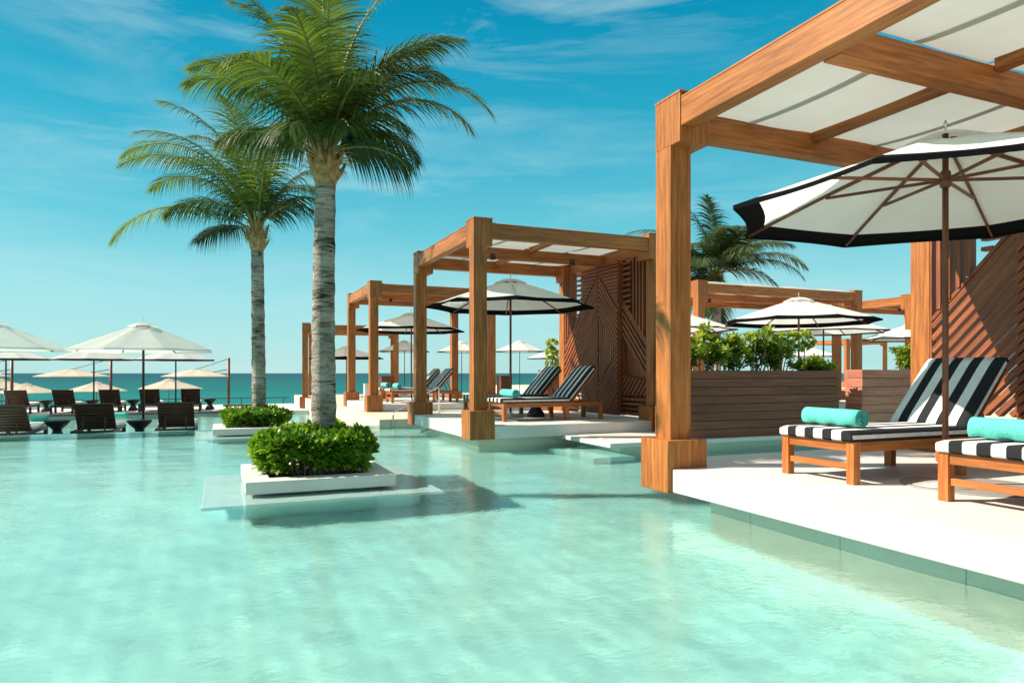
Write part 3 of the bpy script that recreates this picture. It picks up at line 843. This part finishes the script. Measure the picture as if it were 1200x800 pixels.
def leafy(mb, c, axis, n, ll, lw, spread, tintb):
    """rosette of obovate leaves"""
    axis = axis.normalized(); a = axis.orthogonal().normalized(); b = axis.cross(a)
    ph = rnd.uniform(0, 6.28)
    for k in range(n):
        an = ph + k*2.4; el = spread*(.35+.65*k/n) + rnd.uniform(-.12, .12)
        d = (axis*math.cos(el) + (a*math.cos(an)+b*math.sin(an))*math.sin(el)).normalized()
        side = d.cross(axis)
        side = side.normalized() if side.length > .05 else a
        up = side.cross(d).normalized()
        l = ll*rnd.uniform(.75, 1.15); w = lw*rnd.uniform(.85, 1.15)
        mb.tv = min(1, max(0, tintb + rnd.uniform(-.14, .14)))
        p0 = c; p1 = c+d*l*.45+up*l*.03; p2 = c+d*l*.82+up*l*.0; p3 = c+d*l-up*l*.06
        cup = up*w*.22
        V = [mb.bm.verts.new(q) for q in (p0, p1+side*w*.32+cup, p1, p1-side*w*.32+cup, p2+side*w*.5+cup, p2, p2-side*w*.5+cup, p3)]
        for v in V: v[mb.tint] = mb.tv
        for f in ((0, 2, 1), (0, 3, 2), (1, 2, 5, 4), (2, 3, 6, 5), (4, 5, 7), (5, 6, 7)):
            fc = mb.bm.faces.new([V[i] for i in f]); fc.smooth = True
def shrub(name, c, rx, ry, h, n, ll, lw, label, mat, group=None, stems=40, lean=(0, 0)):
    root = empty(name, c); tag(root, label, 'shrub', group)
    fo = MB(); fo.norecalc = True; st = MB()
    for i in range(n):
        th = rnd.uniform(0, 2*math.pi); 
        u = rnd.random()**.5 if rnd.random() < .45 else rnd.uniform(.82, 1.0)
        x, y = math.cos(th)*u, math.sin(th)*u
        # squarish plan
        q = max(abs(math.cos(th)), abs(math.sin(th))); sq = 1/(q**.45)
        x *= sq; y *= sq
        r2 = min(1, (x*x+y*y)/1.35)
        lump = 1+.08*math.sin(x*5.1+1.3)*math.cos(y*4.3+.6)+.07*math.sin(x*11+y*7)
        topz = h*(1-.42*r2**1.6)*lump
        if rnd.random() < .60: z = topz*rnd.uniform(.86, 1.0)
        else: z = topz*rnd.uniform(.22, .9); 
        narrow = .80+.20*min(1, z/(h*.45))
        p = Vector((x*rx*narrow+lean[0]*z, y*ry*narrow+lean[1]*z, z))
        p += Vector((rnd.gauss(0, .03), rnd.gauss(0, .03), rnd.gauss(0, .022)))
        out = Vector((x*1.1, y*1.1, .25+1.2*(z/h)))
        out = out.normalized() + Vector((rnd.uniform(-.3, .3), rnd.uniform(-.3, .3), rnd.uniform(-.1, .3)))
        leafy(fo, p, out, rnd.randint(7, 10), ll, lw, .95, .32+.3*rnd.random())
    for i in range(stems):
        th = rnd.uniform(0, 6.28); u = rnd.random()**.5
        b = Vector((math.cos(th)*u*rx*.8, math.sin(th)*u*ry*.8, -.02)); t = Vector((b.x*1.25, b.y*1.25, h*rnd.uniform(.5, .8)))
        st.tube([b, b.lerp(t, .5)+Vector((rnd.uniform(-.03, .03), rnd.uniform(-.03, .03), 0)), t], [.009, .007, .004], 5, False)
    fo.build('foliage', mat, root); st.build('stems', M['stem'], root)
    return root
def island(x0, x1, y0, y1, zt, zb, ins, label, sub):
    root = empty('palm_planter', ((x0+x1)/2, (y0+y1)/2, zb)); tag(root, label, 'planter', 'white square planters in the pool')
    cx, cy = (x0+x1)/2, (y0+y1)/2
    hx, hy = (x1-x0)/2, (y1-y0)/2; t = zt-zb
    mb = MB()
    o = [(-hx, -hy), (hx, -hy), (hx, hy), (-hx, hy)]; q = [(-hx+ins, -hy+ins), (hx-ins, -hy+ins), (hx-ins, hy-ins), (-hx+ins, hy-ins)]
    lo = [mb.bm.verts.new((a, b, 0)) for a, b in o]; hi = [mb.bm.verts.new((a, b, t)) for a, b in o]
    ih = [mb.bm.verts.new((a, b, t)) for a, b in q]; il = [mb.bm.verts.new((a, b, 0)) for a, b in q]
    for i in range(4):
        j = (i+1) % 4
        for f in ((lo[i], lo[j], hi[j], hi[i]), (hi[i], hi[j], ih[j], ih[i]), (ih[i], ih[j], il[j], il[i]), (il[i], il[j], lo[j], lo[i])): mb.bm.faces.new(f)
    mb.build('rim', M['stone'], root, bevel=.012)
    MB().box((-hx+ins-.05, -hy+ins-.05, -.9), (hx-ins+.05, hy-ins+.05, -.005)).build('pedestal', M['plaster'], root)
    MB().box((-hx+ins+.002, -hy+ins+.002, -.02), (hx-ins-.002, hy-ins-.002, t-.05)).build('soil', M['soil'], root)
    a, b, c, d = sub
    MB().box((a-cx, c-cy, -.22), (b-cx, d-cy, -.085)).build('submerged_slab', M['slabstone'], root, bevel=.015)
    MB().box((a-cx+.22, c-cy+.20, -.88), (b-cx-.22, d-cy-.20, -.225)).build('submerged_foot', M['plaster'], root)
    return root
island(.24, 1.78, 7.42, 8.95, -.20, -.33, .25, 'white square planter in the pool carrying the big palm', (-.16, 2.22, 7.06, 9.3))
island(-.12, 1.62, 14.7, 16.35, -.20, -.33, .25, 'white square planter at the pool edge carrying the smaller far palm', (-.45, 1.95, 14.3, 16.45))
shrub('shrub', (1.02, 8.15, -.24), .56, .45, .43, 600, .165, .056, 'dense glossy green shrub round the big palm trunk', M['bush'], None, 60, (-.06, 0))
shrub('shrub', (.74, 15.5, -.24), .58, .48, .32, 480, .15, .054, 'low green shrub round the smaller far palm trunk', M['bush'], None, 30)

# planter plants: woody stems with rosette heads
def planter_plant(c, h, wid, n, label, ll=.14, lw=.05, single=False):
    root = empty('leafy_plant', c); tag(root, label, 'plant', 'leafy plants in the plank planters')
    fo = MB(); fo.norecalc = True; st = MB()
    if single:
        st.tube([(0, 0, -.03), (.01, 0, h*.5), (0, 0, h*.85)], .011, 6, False)
        for k in range(26):
            d = Vector((rnd.gauss(0, 1), rnd.gauss(0, 1), rnd.gauss(0, 1))).normalized()
            leafy(fo, Vector((0, 0, h*.85))+d*.12, d+Vector((0, 0, .3)), 8, ll*.8, lw, 1.1, .45+.3*rnd.random())
    else:
        for k in range(n):
            b = Vector((rnd.uniform(-wid, wid)*.6, rnd.uniform(-.12, .12), -.03)); hh = h*rnd.uniform(.45, 1.0)
            t = b + Vector((rnd.uniform(-.14, .14), rnd.uniform(-.16, .12), hh)); m_ = b.lerp(t, .5)+Vector((rnd.uniform(-.05, .05), rnd.uniform(-.04, .04), 0))
            st.tube([b, m_, t], [.012, .009, .006], 5, False)
            for q in range(4):
                o = Vector((rnd.gauss(0, .06), rnd.gauss(0, .06), rnd.uniform(-.10, .03)))
                leafy(fo, t+o, Vector((o.x*6, o.y*6, .8)), 10, ll, lw, 1.35, .35+.4*rnd.random())
            for q in range(3):
                o = b.lerp(t, rnd.uniform(.25, .9))+Vector((rnd.gauss(0, .06), rnd.gauss(0, .06), 0))
                leafy(fo, o, Vector((rnd.uniform(-1, 1), rnd.uniform(-1, .5), .6)), 8, ll*.9, lw, 1.3, .2+.3*rnd.random())
    fo.build('foliage', M['plant'], root); st.build('stems', M['stem'], root)
ps = [(7.45, .66, 'dense low plant at the left end of the brown planter'), (7.95, .80, 'bushy plant second from the left in the brown planter'), (8.5, .70, 'leafy plant in the brown planter left of its middle'),
      (9.0, .78, 'tall leafy plant in the middle of the brown planter'), (9.5, .72, 'leafy plant in the brown planter right of its middle'), (10.35, .25, 'small plant at the right end of the brown planter')]
for x, h, lb in ps: planter_plant((x, 9.82, .90), h, .30, 11, lb)
planter_plant((10.05, 9.7, .90), .72, .2, 1, 'small ball headed tree at the right of the brown planter', single=True)
planter_plant((12.75, 9.62, .92), .55, .22, 12, 'yellow green plant in the pinkish planter')

# potted plants far away
def pot(px, d, w, h, z, label, plant=None):
    p = at(px, d, z)
    root = empty('plant_pot', p); tag(root, label, 'plant pot')
    MB().box((-w/2, -w/2, 0), (w/2, w/2, h-.03), None, 2).build('body', M['teakdark'], root, bevel=.01)
    MB().box((-w/2-.02, -w/2-.02, h-.03), (w/2+.02, w/2+.02, h), None, 0).build('rim', M['teakdark'], root)
    return p
p = pot(647, 19.2, .56, 1.18, -.193, 'tall dark brown pot behind the striped loungers of the chevron cabana')
r = empty('topiary_plant', (p.x, p.y, 1.0-.03)); tag(r, 'small light green topiary plant in the tall dark pot', 'plant')
fo = MB(); fo.norecalc = True
for zc, rr in ((.22, .17), (.48, .17), (.72, .14)):
    for k in range(26):
        d = Vector((rnd.gauss(0, 1), rnd.gauss(0, 1), rnd.gauss(0, 1))).normalized()
        leafy(fo, Vector((0, 0, zc))+d*rr*.7, d+Vector((0, 0, .3)), 7, .11, .05, 1.1, .5+.3*rnd.random())
fo.build('foliage', M['plant'], r); MB().tube([(0, 0, 0), (0, 0, .7)], .014, 6).build('stem', M['stem'], r)
pot(591, 24.5, .42, 1.0, -.193, 'dark brown square pot left of the bordered parasol pole')
pot(453, 27, .5, .98, -.193, 'dark brown square pot behind the third cabana loungers')

# towel bin + small table
r = empty('towel_bin', (4.55, 23.0, 0)); tag(r, 'white towel bin on the third cabana deck', 'bin')
MB().box((-.12, -.14, .0), (.12, .14, .52), None, 2).build('body', M['stone'], r, bevel=.015)
MB().box((-.13, -.15, .522), (.13, .15, .55)).build('lid', M['stone'], r, bevel=.006)
p = at(1000, 14.3, -.193)
r = empty('side_table', p); tag(r, 'small round glass topped side table in the gap between the planters', 'side table')
MB().lathe([(.26, .50), (.26, .52), (.25, .522)], (0, 0, 0), 28).build('top', M['stone'], r)
MB().lathe([(.16, 0), (.16, .015), (.02, .03), (.02, .5)], (0, 0, 0), 20).build('stand', M['darkmetal'], r)
c = towel(p.x, p.y, -.193+.522+.085, 60, 'turquoise towel on the side table between the planters', 'towel on the small table')
c.rotation_euler = (0, R(180), R(-67)); c.scale = (1, .62, 1)

# handrails
r = empty('handrail', (3.82, 16.6, 0)); tag(r, 'slanting steel handrail at the pool entry between two cabanas', 'handrail')
MB().tube([(0, -.35, -.9), (0, -.35, -.10), (.03, -.30, -.03), (1.42, .80, .52), (1.48, .82, .54), (1.50, .82, .48), (1.50, .82, -.19)], .02, 10).build('rail', M['chrome'], r)
r = empty('pool_grab_rail', (at(500, 14.6).x, at(500, 14.6).y, WZ)); tag(r, 'small steel grab rail breaking the water beside the second cabana', 'handrail')
MB().tube([(.15, .1, -.25), (.15, .1, .02), (.08, .06, .07), (-.12, -.08, .02), (-.3, -.2, -.12)], .016, 8).build('rail', M['chrome'], r)

# terrace fence (glass free rail) + low bench
r = empty('terrace_railing', (0, 36.9, -.66)); tag(r, 'low dark railing along the sea side of the lower terrace', 'railing')
MB().box((-45, -.02, .30), (3.3, .02, .335)).build('top_rail', M['darkmetal'], r)
for k in range(25):
    x = -45+k*2.0
    MB().box((x, -.02, 0), (x+.035, .015, .299)).build('baluster', M['darkmetal'], r)
p = at(288, 29.5, -.66)
r = empty('wooden_bench', p); tag(r, 'low brown wooden bench behind the smaller palm planter', 'bench')
MB().box((-.9, -.25, .16), (.9, .25, .22)).build('seat', M['teakdark'], r)
for x in (-.8, .7): MB().box((x, -.2, 0), (x+.1, .2, .159)).build('leg', M['teakdark'], r)

# ------------------------------------------------------------------ palms
RT = Vector((CY, -SY, 0)); FW = Vector((SY, CY, 0)); UPV = Vector((0, 0, 1))
def frond(base, az, el, length, bend, ll, mats, parent, droop=1.0, nl=60, twist=0, tintb=.4, fan=1.0, wk=1.0):
    """az: 0 = picture right, 90 = away from the camera"""
    hd = RT*math.cos(az) + FW*math.sin(az)
    n = 26; pts = []; p = Vector(base); e = el; ds = length/n
    dirs = []
    for i in range(n+1):
        t = i/n
        e = el - bend*(t**1.5)
        d = hd*math.cos(e)+UPV*math.sin(e); dirs.append(d)
        pts.append(p.copy()); p = p + d*ds
    mb = MB(); mb.norecalc = True; mb.mi = 1; mb.tv = .6
    mb.tube(pts, [.022*(1-.85*i/n)+.003 for i in range(n+1)], 5, False)
    mb.mi = 0
    sd0 = hd.cross(UPV).normalized()
    for i in range(nl):
        t = .14+.86*i/(nl-1); f = t*n; k = min(int(f), n-1); fr = f-k
        c = pts[k].lerp(pts[k+1], fr) if k < n else pts[n]
        d = dirs[k]; up = sd0.cross(d).normalized()
        if up.z < 0 and e > -1.2: up = up
        sd = (sd0*math.cos(twist)+up*math.sin(twist)).normalized(); upr = sd.cross(d).normalized()
        env = (math.sin(math.pi*min(1, (t-.05)*.92+.10))**.55)
        for s in (-1, 1):
            L_ = ll*env*rnd.uniform(.82, 1.08)
            if t > .93: L_ *= .8
            ang = R(62)*(1-t)**.6*fan + R(16)
            v = (sd*s*math.sin(ang) + d*math.cos(ang) + upr*rnd.uniform(.05, .30)).normalized()
            w = .018*wk*rnd.uniform(.75, 1.2)*(ll/.55)**.5
            prev = c; g = 4; wd = None; ringp = []
            dv = v.copy(); tint = min(1, max(0, tintb+rnd.uniform(-.16, .16)))
            for q in range(g+1):
                u = q/g
                wdt = w*(.5+1.0*math.sin(math.pi*min(u*1.15+.12, 1)))*(1-u*.55)
                acr = dv.cross(upr).normalized()
                if q == g: ringp.append((prev,))
                else: ringp.append((prev-acr*wdt/2, prev+acr*wdt/2))
                dv = (dv + Vector((0, 0, -1))*droop*(.22+.30*u)).normalized()
                prev = prev + dv*L_/g
            mb.tv = tint
            vs = []
            for rr in ringp:
                r_ = [mb.bm.verts.new(x) for x in rr]
                for x in r_: x[mb.tint] = tint
                vs.append(r_)
            for a, b in zip(vs, vs[1:]):
                fc = mb.bm.faces.new([a[0], a[1]]+([b[1], b[0]] if len(b) == 2 else [b[0]])); fc.material_index = 0
    return mb.build('frond', mats, parent)
def palm(name, base, top, r0, r1, flist, label, ll, lean=None, shaft=.55, sheath=True, leafm='frond', lk=1.0):
    root = empty(name, base); tag(root, label, 'palm tree', 'coconut palms')
    B = Vector(base); T = Vector(top)-B; n = 40
    pts = []; rad = []
    for i in range(n+1):
        t = i/n
        off = (lean or Vector((0, 0, 0)))*math.sin(math.pi*t)
        pts.append(T*t+off); rad.append((r0+(r1-r0)*t)*(1+.03*math.sin(i*2.3)+.025*math.sin(i*5.1)) + (.05*(1-t/.08) if t < .08 else 0))
    MB().tube(pts, rad, 24).build('trunk', M['bark'], root)
    # fibrous crown shaft, swollen, with old frond stubs
    cs = MB(); ps = [T+UPV*(-.06+i*shaft/8) for i in range(9)]
    cs.tube(ps, [r1*1.0, r1*1.22, r1*1.36, r1*1.38, r1*1.28, r1*1.1, r1*.9, r1*.7, r1*.4], 18)
    for k in range(16):
        a = k*2.4; d = Vector((math.cos(a), math.sin(a), 0)); z = .02+.34*k/16
        b = T+d*r1*1.1+UPV*z
        cs.tube([b-d*.03, b+d*.05+UPV*.10, b+d*.10+UPV*(.20+.04*(k % 3))], [.045, .03, .012], 6)
    cs.build('crown_shaft', M['shaft'], root)
    fb = MB()
    for k in range(70):
        a = rnd.uniform(0, 6.28); d = Vector((math.cos(a), math.sin(a), 0)); b = T+d*r1*1.1+UPV*rnd.uniform(.12, shaft*.7)
        l = rnd.uniform(.1, .26)
        fb.tube([b, b+d*l*.6+UPV*l*.15, b+d*l-UPV*l*rnd.uniform(-.4, .5)], [.007, .005, .002], 4, False)
    fb.build('fibre_tufts', M['sheath'], root)
    C = T+UPV*(shaft*.62)
    for (az, el, ln, bend, dr, mk, tb) in flist:
        ln *= lk
        a = R(az); hd = RT*math.cos(a)+FW*math.sin(a)
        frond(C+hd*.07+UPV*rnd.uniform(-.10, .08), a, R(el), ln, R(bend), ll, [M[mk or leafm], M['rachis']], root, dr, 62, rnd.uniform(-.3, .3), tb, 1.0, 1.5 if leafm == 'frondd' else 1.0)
    return root
K = None
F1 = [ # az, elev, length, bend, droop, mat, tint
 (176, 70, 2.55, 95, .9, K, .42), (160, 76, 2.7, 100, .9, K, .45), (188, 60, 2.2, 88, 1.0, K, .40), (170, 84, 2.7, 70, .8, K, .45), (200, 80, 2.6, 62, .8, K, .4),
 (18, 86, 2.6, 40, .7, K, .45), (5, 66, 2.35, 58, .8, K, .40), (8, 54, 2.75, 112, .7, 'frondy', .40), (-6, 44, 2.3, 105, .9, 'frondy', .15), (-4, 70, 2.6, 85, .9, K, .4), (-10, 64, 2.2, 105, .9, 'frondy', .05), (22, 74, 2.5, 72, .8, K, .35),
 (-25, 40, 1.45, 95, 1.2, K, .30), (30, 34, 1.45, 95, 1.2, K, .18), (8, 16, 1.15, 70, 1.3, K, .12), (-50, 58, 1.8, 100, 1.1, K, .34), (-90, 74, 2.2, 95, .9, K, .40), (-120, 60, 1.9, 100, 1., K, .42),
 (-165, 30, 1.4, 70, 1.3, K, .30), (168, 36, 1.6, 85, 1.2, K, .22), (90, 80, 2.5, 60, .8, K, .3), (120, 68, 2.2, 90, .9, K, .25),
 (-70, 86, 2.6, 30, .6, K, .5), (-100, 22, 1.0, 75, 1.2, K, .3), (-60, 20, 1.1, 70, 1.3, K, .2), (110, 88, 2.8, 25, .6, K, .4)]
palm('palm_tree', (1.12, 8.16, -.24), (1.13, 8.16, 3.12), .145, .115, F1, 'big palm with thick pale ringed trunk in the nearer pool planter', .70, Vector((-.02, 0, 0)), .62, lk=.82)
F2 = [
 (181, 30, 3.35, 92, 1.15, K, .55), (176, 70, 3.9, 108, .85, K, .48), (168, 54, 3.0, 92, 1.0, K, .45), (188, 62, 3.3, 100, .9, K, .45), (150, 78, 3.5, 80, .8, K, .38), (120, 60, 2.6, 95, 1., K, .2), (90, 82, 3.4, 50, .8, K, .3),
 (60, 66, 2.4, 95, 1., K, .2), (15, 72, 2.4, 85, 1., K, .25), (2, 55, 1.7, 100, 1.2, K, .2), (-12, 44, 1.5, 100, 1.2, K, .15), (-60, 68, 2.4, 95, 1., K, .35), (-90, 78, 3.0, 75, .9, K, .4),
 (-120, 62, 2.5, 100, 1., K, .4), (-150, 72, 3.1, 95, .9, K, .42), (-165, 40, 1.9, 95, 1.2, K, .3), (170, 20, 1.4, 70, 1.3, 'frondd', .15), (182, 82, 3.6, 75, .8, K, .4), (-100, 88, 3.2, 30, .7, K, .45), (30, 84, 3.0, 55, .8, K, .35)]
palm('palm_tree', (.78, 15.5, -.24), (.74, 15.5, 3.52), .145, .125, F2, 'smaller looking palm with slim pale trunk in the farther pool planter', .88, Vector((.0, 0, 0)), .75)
F3 = [(rnd.uniform(0, 360) if i > 8 else a, e, l, b, .9, None, t) for i, (a, e, l, b, t) in enumerate(
 [(178, 54, 4.0, 78, .4), (184, 40, 3.6, 70, .45), (100, 84, 3.3, 20, .4), (150, 80, 3.4, 40, .45), (15, 64, 3.2, 50, .4), (2, 36, 3.7, 85, .55), (8, 50, 3.5, 75, .45), (-80, 60, 2.8, 80, .5), (-20, 28, 3.3, 90, .45)]
 + [(0, -20+i*4.2, 2.7, 80, .3+.01*i) for i in range(22)])]
p = at(840, 26)
palm('palm_tree', (p.x, p.y, -.193), (p.x, p.y, 4.2), .17, .14, F3, 'palm rising behind the wide cabana, right of the tall foreground post', 1.05, None, .7, leafm='frondd')

# ------------------------------------------------------------------ world, sun, camera
SUN_AZ = Vector((-.92, .39, 0)).normalized(); SUN_EL = R(40)
sd = Vector((SUN_AZ.x*math.cos(SUN_EL), SUN_AZ.y*math.cos(SUN_EL), math.sin(SUN_EL)))
sl = bpy.data.lights.new('Sun', 'SUN'); sl.energy = 4.8; sl.angle = R(.53); sl.color = (1.0, .90, .76)
so = bpy.data.objects.new('Sun', sl); COL.objects.link(so); so.rotation_euler = sd.to_track_quat('Z', 'Y').to_euler()
w = bpy.data.worlds.new('World'); scn.world = w; w.use_nodes = True
nt = w.node_tree; nt.nodes.clear()
out = nt.nodes.new('ShaderNodeOutputWorld'); bg = nt.nodes.new('ShaderNodeBackground'); bg.inputs['Strength'].default_value = .11
sky = nt.nodes.new('ShaderNodeTexSky'); sky.sky_type = 'NISHITA'; sky.sun_disc = False
sky.sun_elevation = SUN_EL; sky.sun_rotation = math.atan2(SUN_AZ.x, SUN_AZ.y); sky.dust_density = .6; sky.ozone_density = 2.0
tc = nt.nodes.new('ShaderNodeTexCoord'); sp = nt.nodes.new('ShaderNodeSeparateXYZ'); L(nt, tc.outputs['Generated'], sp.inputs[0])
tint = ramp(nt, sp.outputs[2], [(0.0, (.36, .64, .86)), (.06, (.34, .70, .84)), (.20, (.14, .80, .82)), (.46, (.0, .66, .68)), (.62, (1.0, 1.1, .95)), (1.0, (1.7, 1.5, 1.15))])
skyc = mul(nt, sky.outputs[0], tint)
# thin high streaks of cloud
mp = nt.nodes.new('ShaderNodeMapping'); mp.inputs['Scale'].default_value = (1.6, 1.6, 9.0); mp.inputs['Rotation'].default_value = (R(9), R(-7), R(20))
L(nt, tc.outputs['Generated'], mp.inputs['Vector'])
c1 = noise(nt, mp.outputs[0], 1.7, 7, .62, .6)
c2 = noise(nt, mp.outputs[0], .8, 3, .5, 0)
cm = N(nt, 'ShaderNodeMath'); cm.operation = 'MULTIPLY'; L(nt, ramp(nt, c1, [(.46, (0,)*3), (.76, (1,)*3)]), cm.inputs[0]); L(nt, ramp(nt, c2, [(.36, (0,)*3), (.62, (1,)*3)]), cm.inputs[1])
cm2 = N(nt, 'ShaderNodeMath'); cm2.operation = 'MULTIPLY'; cm2.inputs[1].default_value = .58; L(nt, cm.outputs[0], cm2.inputs[0])
grad = ramp(nt, sp.outputs[2], [(0.0, (.52, .84, .80)), (.10, (.40, .79, .80)), (.20, (.16, .61, .71)), (.33, (.03, .44, .62)), (.48, (.0, .29, .50)), (.66, (.37, .40, .37)), (1.0, (.40, .40, .36))])  # upper stops here and in tint, above the view, are added overhead fill
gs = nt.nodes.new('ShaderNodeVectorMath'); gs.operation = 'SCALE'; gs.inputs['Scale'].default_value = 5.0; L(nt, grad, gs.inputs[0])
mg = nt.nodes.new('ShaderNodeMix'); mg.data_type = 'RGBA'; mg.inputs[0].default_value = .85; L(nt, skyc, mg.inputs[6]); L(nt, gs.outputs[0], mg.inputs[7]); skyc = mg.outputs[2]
mx = nt.nodes.new('ShaderNodeMix'); mx.data_type = 'RGBA'; L(nt, cm2.outputs[0], mx.inputs[0]); L(nt, skyc, mx.inputs[6]); mx.inputs[7].default_value = (3.2, 4.4, 4.5, 1)
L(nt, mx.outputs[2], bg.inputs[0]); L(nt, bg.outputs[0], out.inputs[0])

sl.cycles.is_caustics_light = True
for o in bpy.data.objects:
    nm = o.name.split('.')[0]
    if nm in ('pool_floor', 'lower_pool_floor', 'pool_step', 'deck_wall', 'terrace_wall', 'submerged_slab', 'submerged_foot', 'pedestal', 'pool_edge_wall', 'sun_shelf'): o.cycles.is_caustics_receiver = True

cam = bpy.data.cameras.new('Camera'); co = bpy.data.objects.new('Camera', cam); COL.objects.link(co)
co.location = (0, 0, .9); co.rotation_euler = (R(90), 0, -YAW)
cam.sensor_width = 36; cam.lens = 24.21; cam.shift_y = .0309; cam.clip_start = .05; cam.clip_end = 60000
scn.camera = co
scn.render.engine = 'CYCLES'
scn.view_settings.view_transform = 'Standard'; scn.view_settings.look = 'None'; scn.view_settings.exposure = .84; scn.view_settings.gamma = 1
scn.cycles.use_denoising = True
scn.cycles.max_bounces = 8; scn.cycles.transparent_max_bounces = 16; scn.cycles.diffuse_bounces = 3; scn.cycles.glossy_bounces = 3
scn.cycles.caustics_reflective = False; scn.cycles.caustics_refractive = True
scn.cycles.sample_clamp_indirect = 6
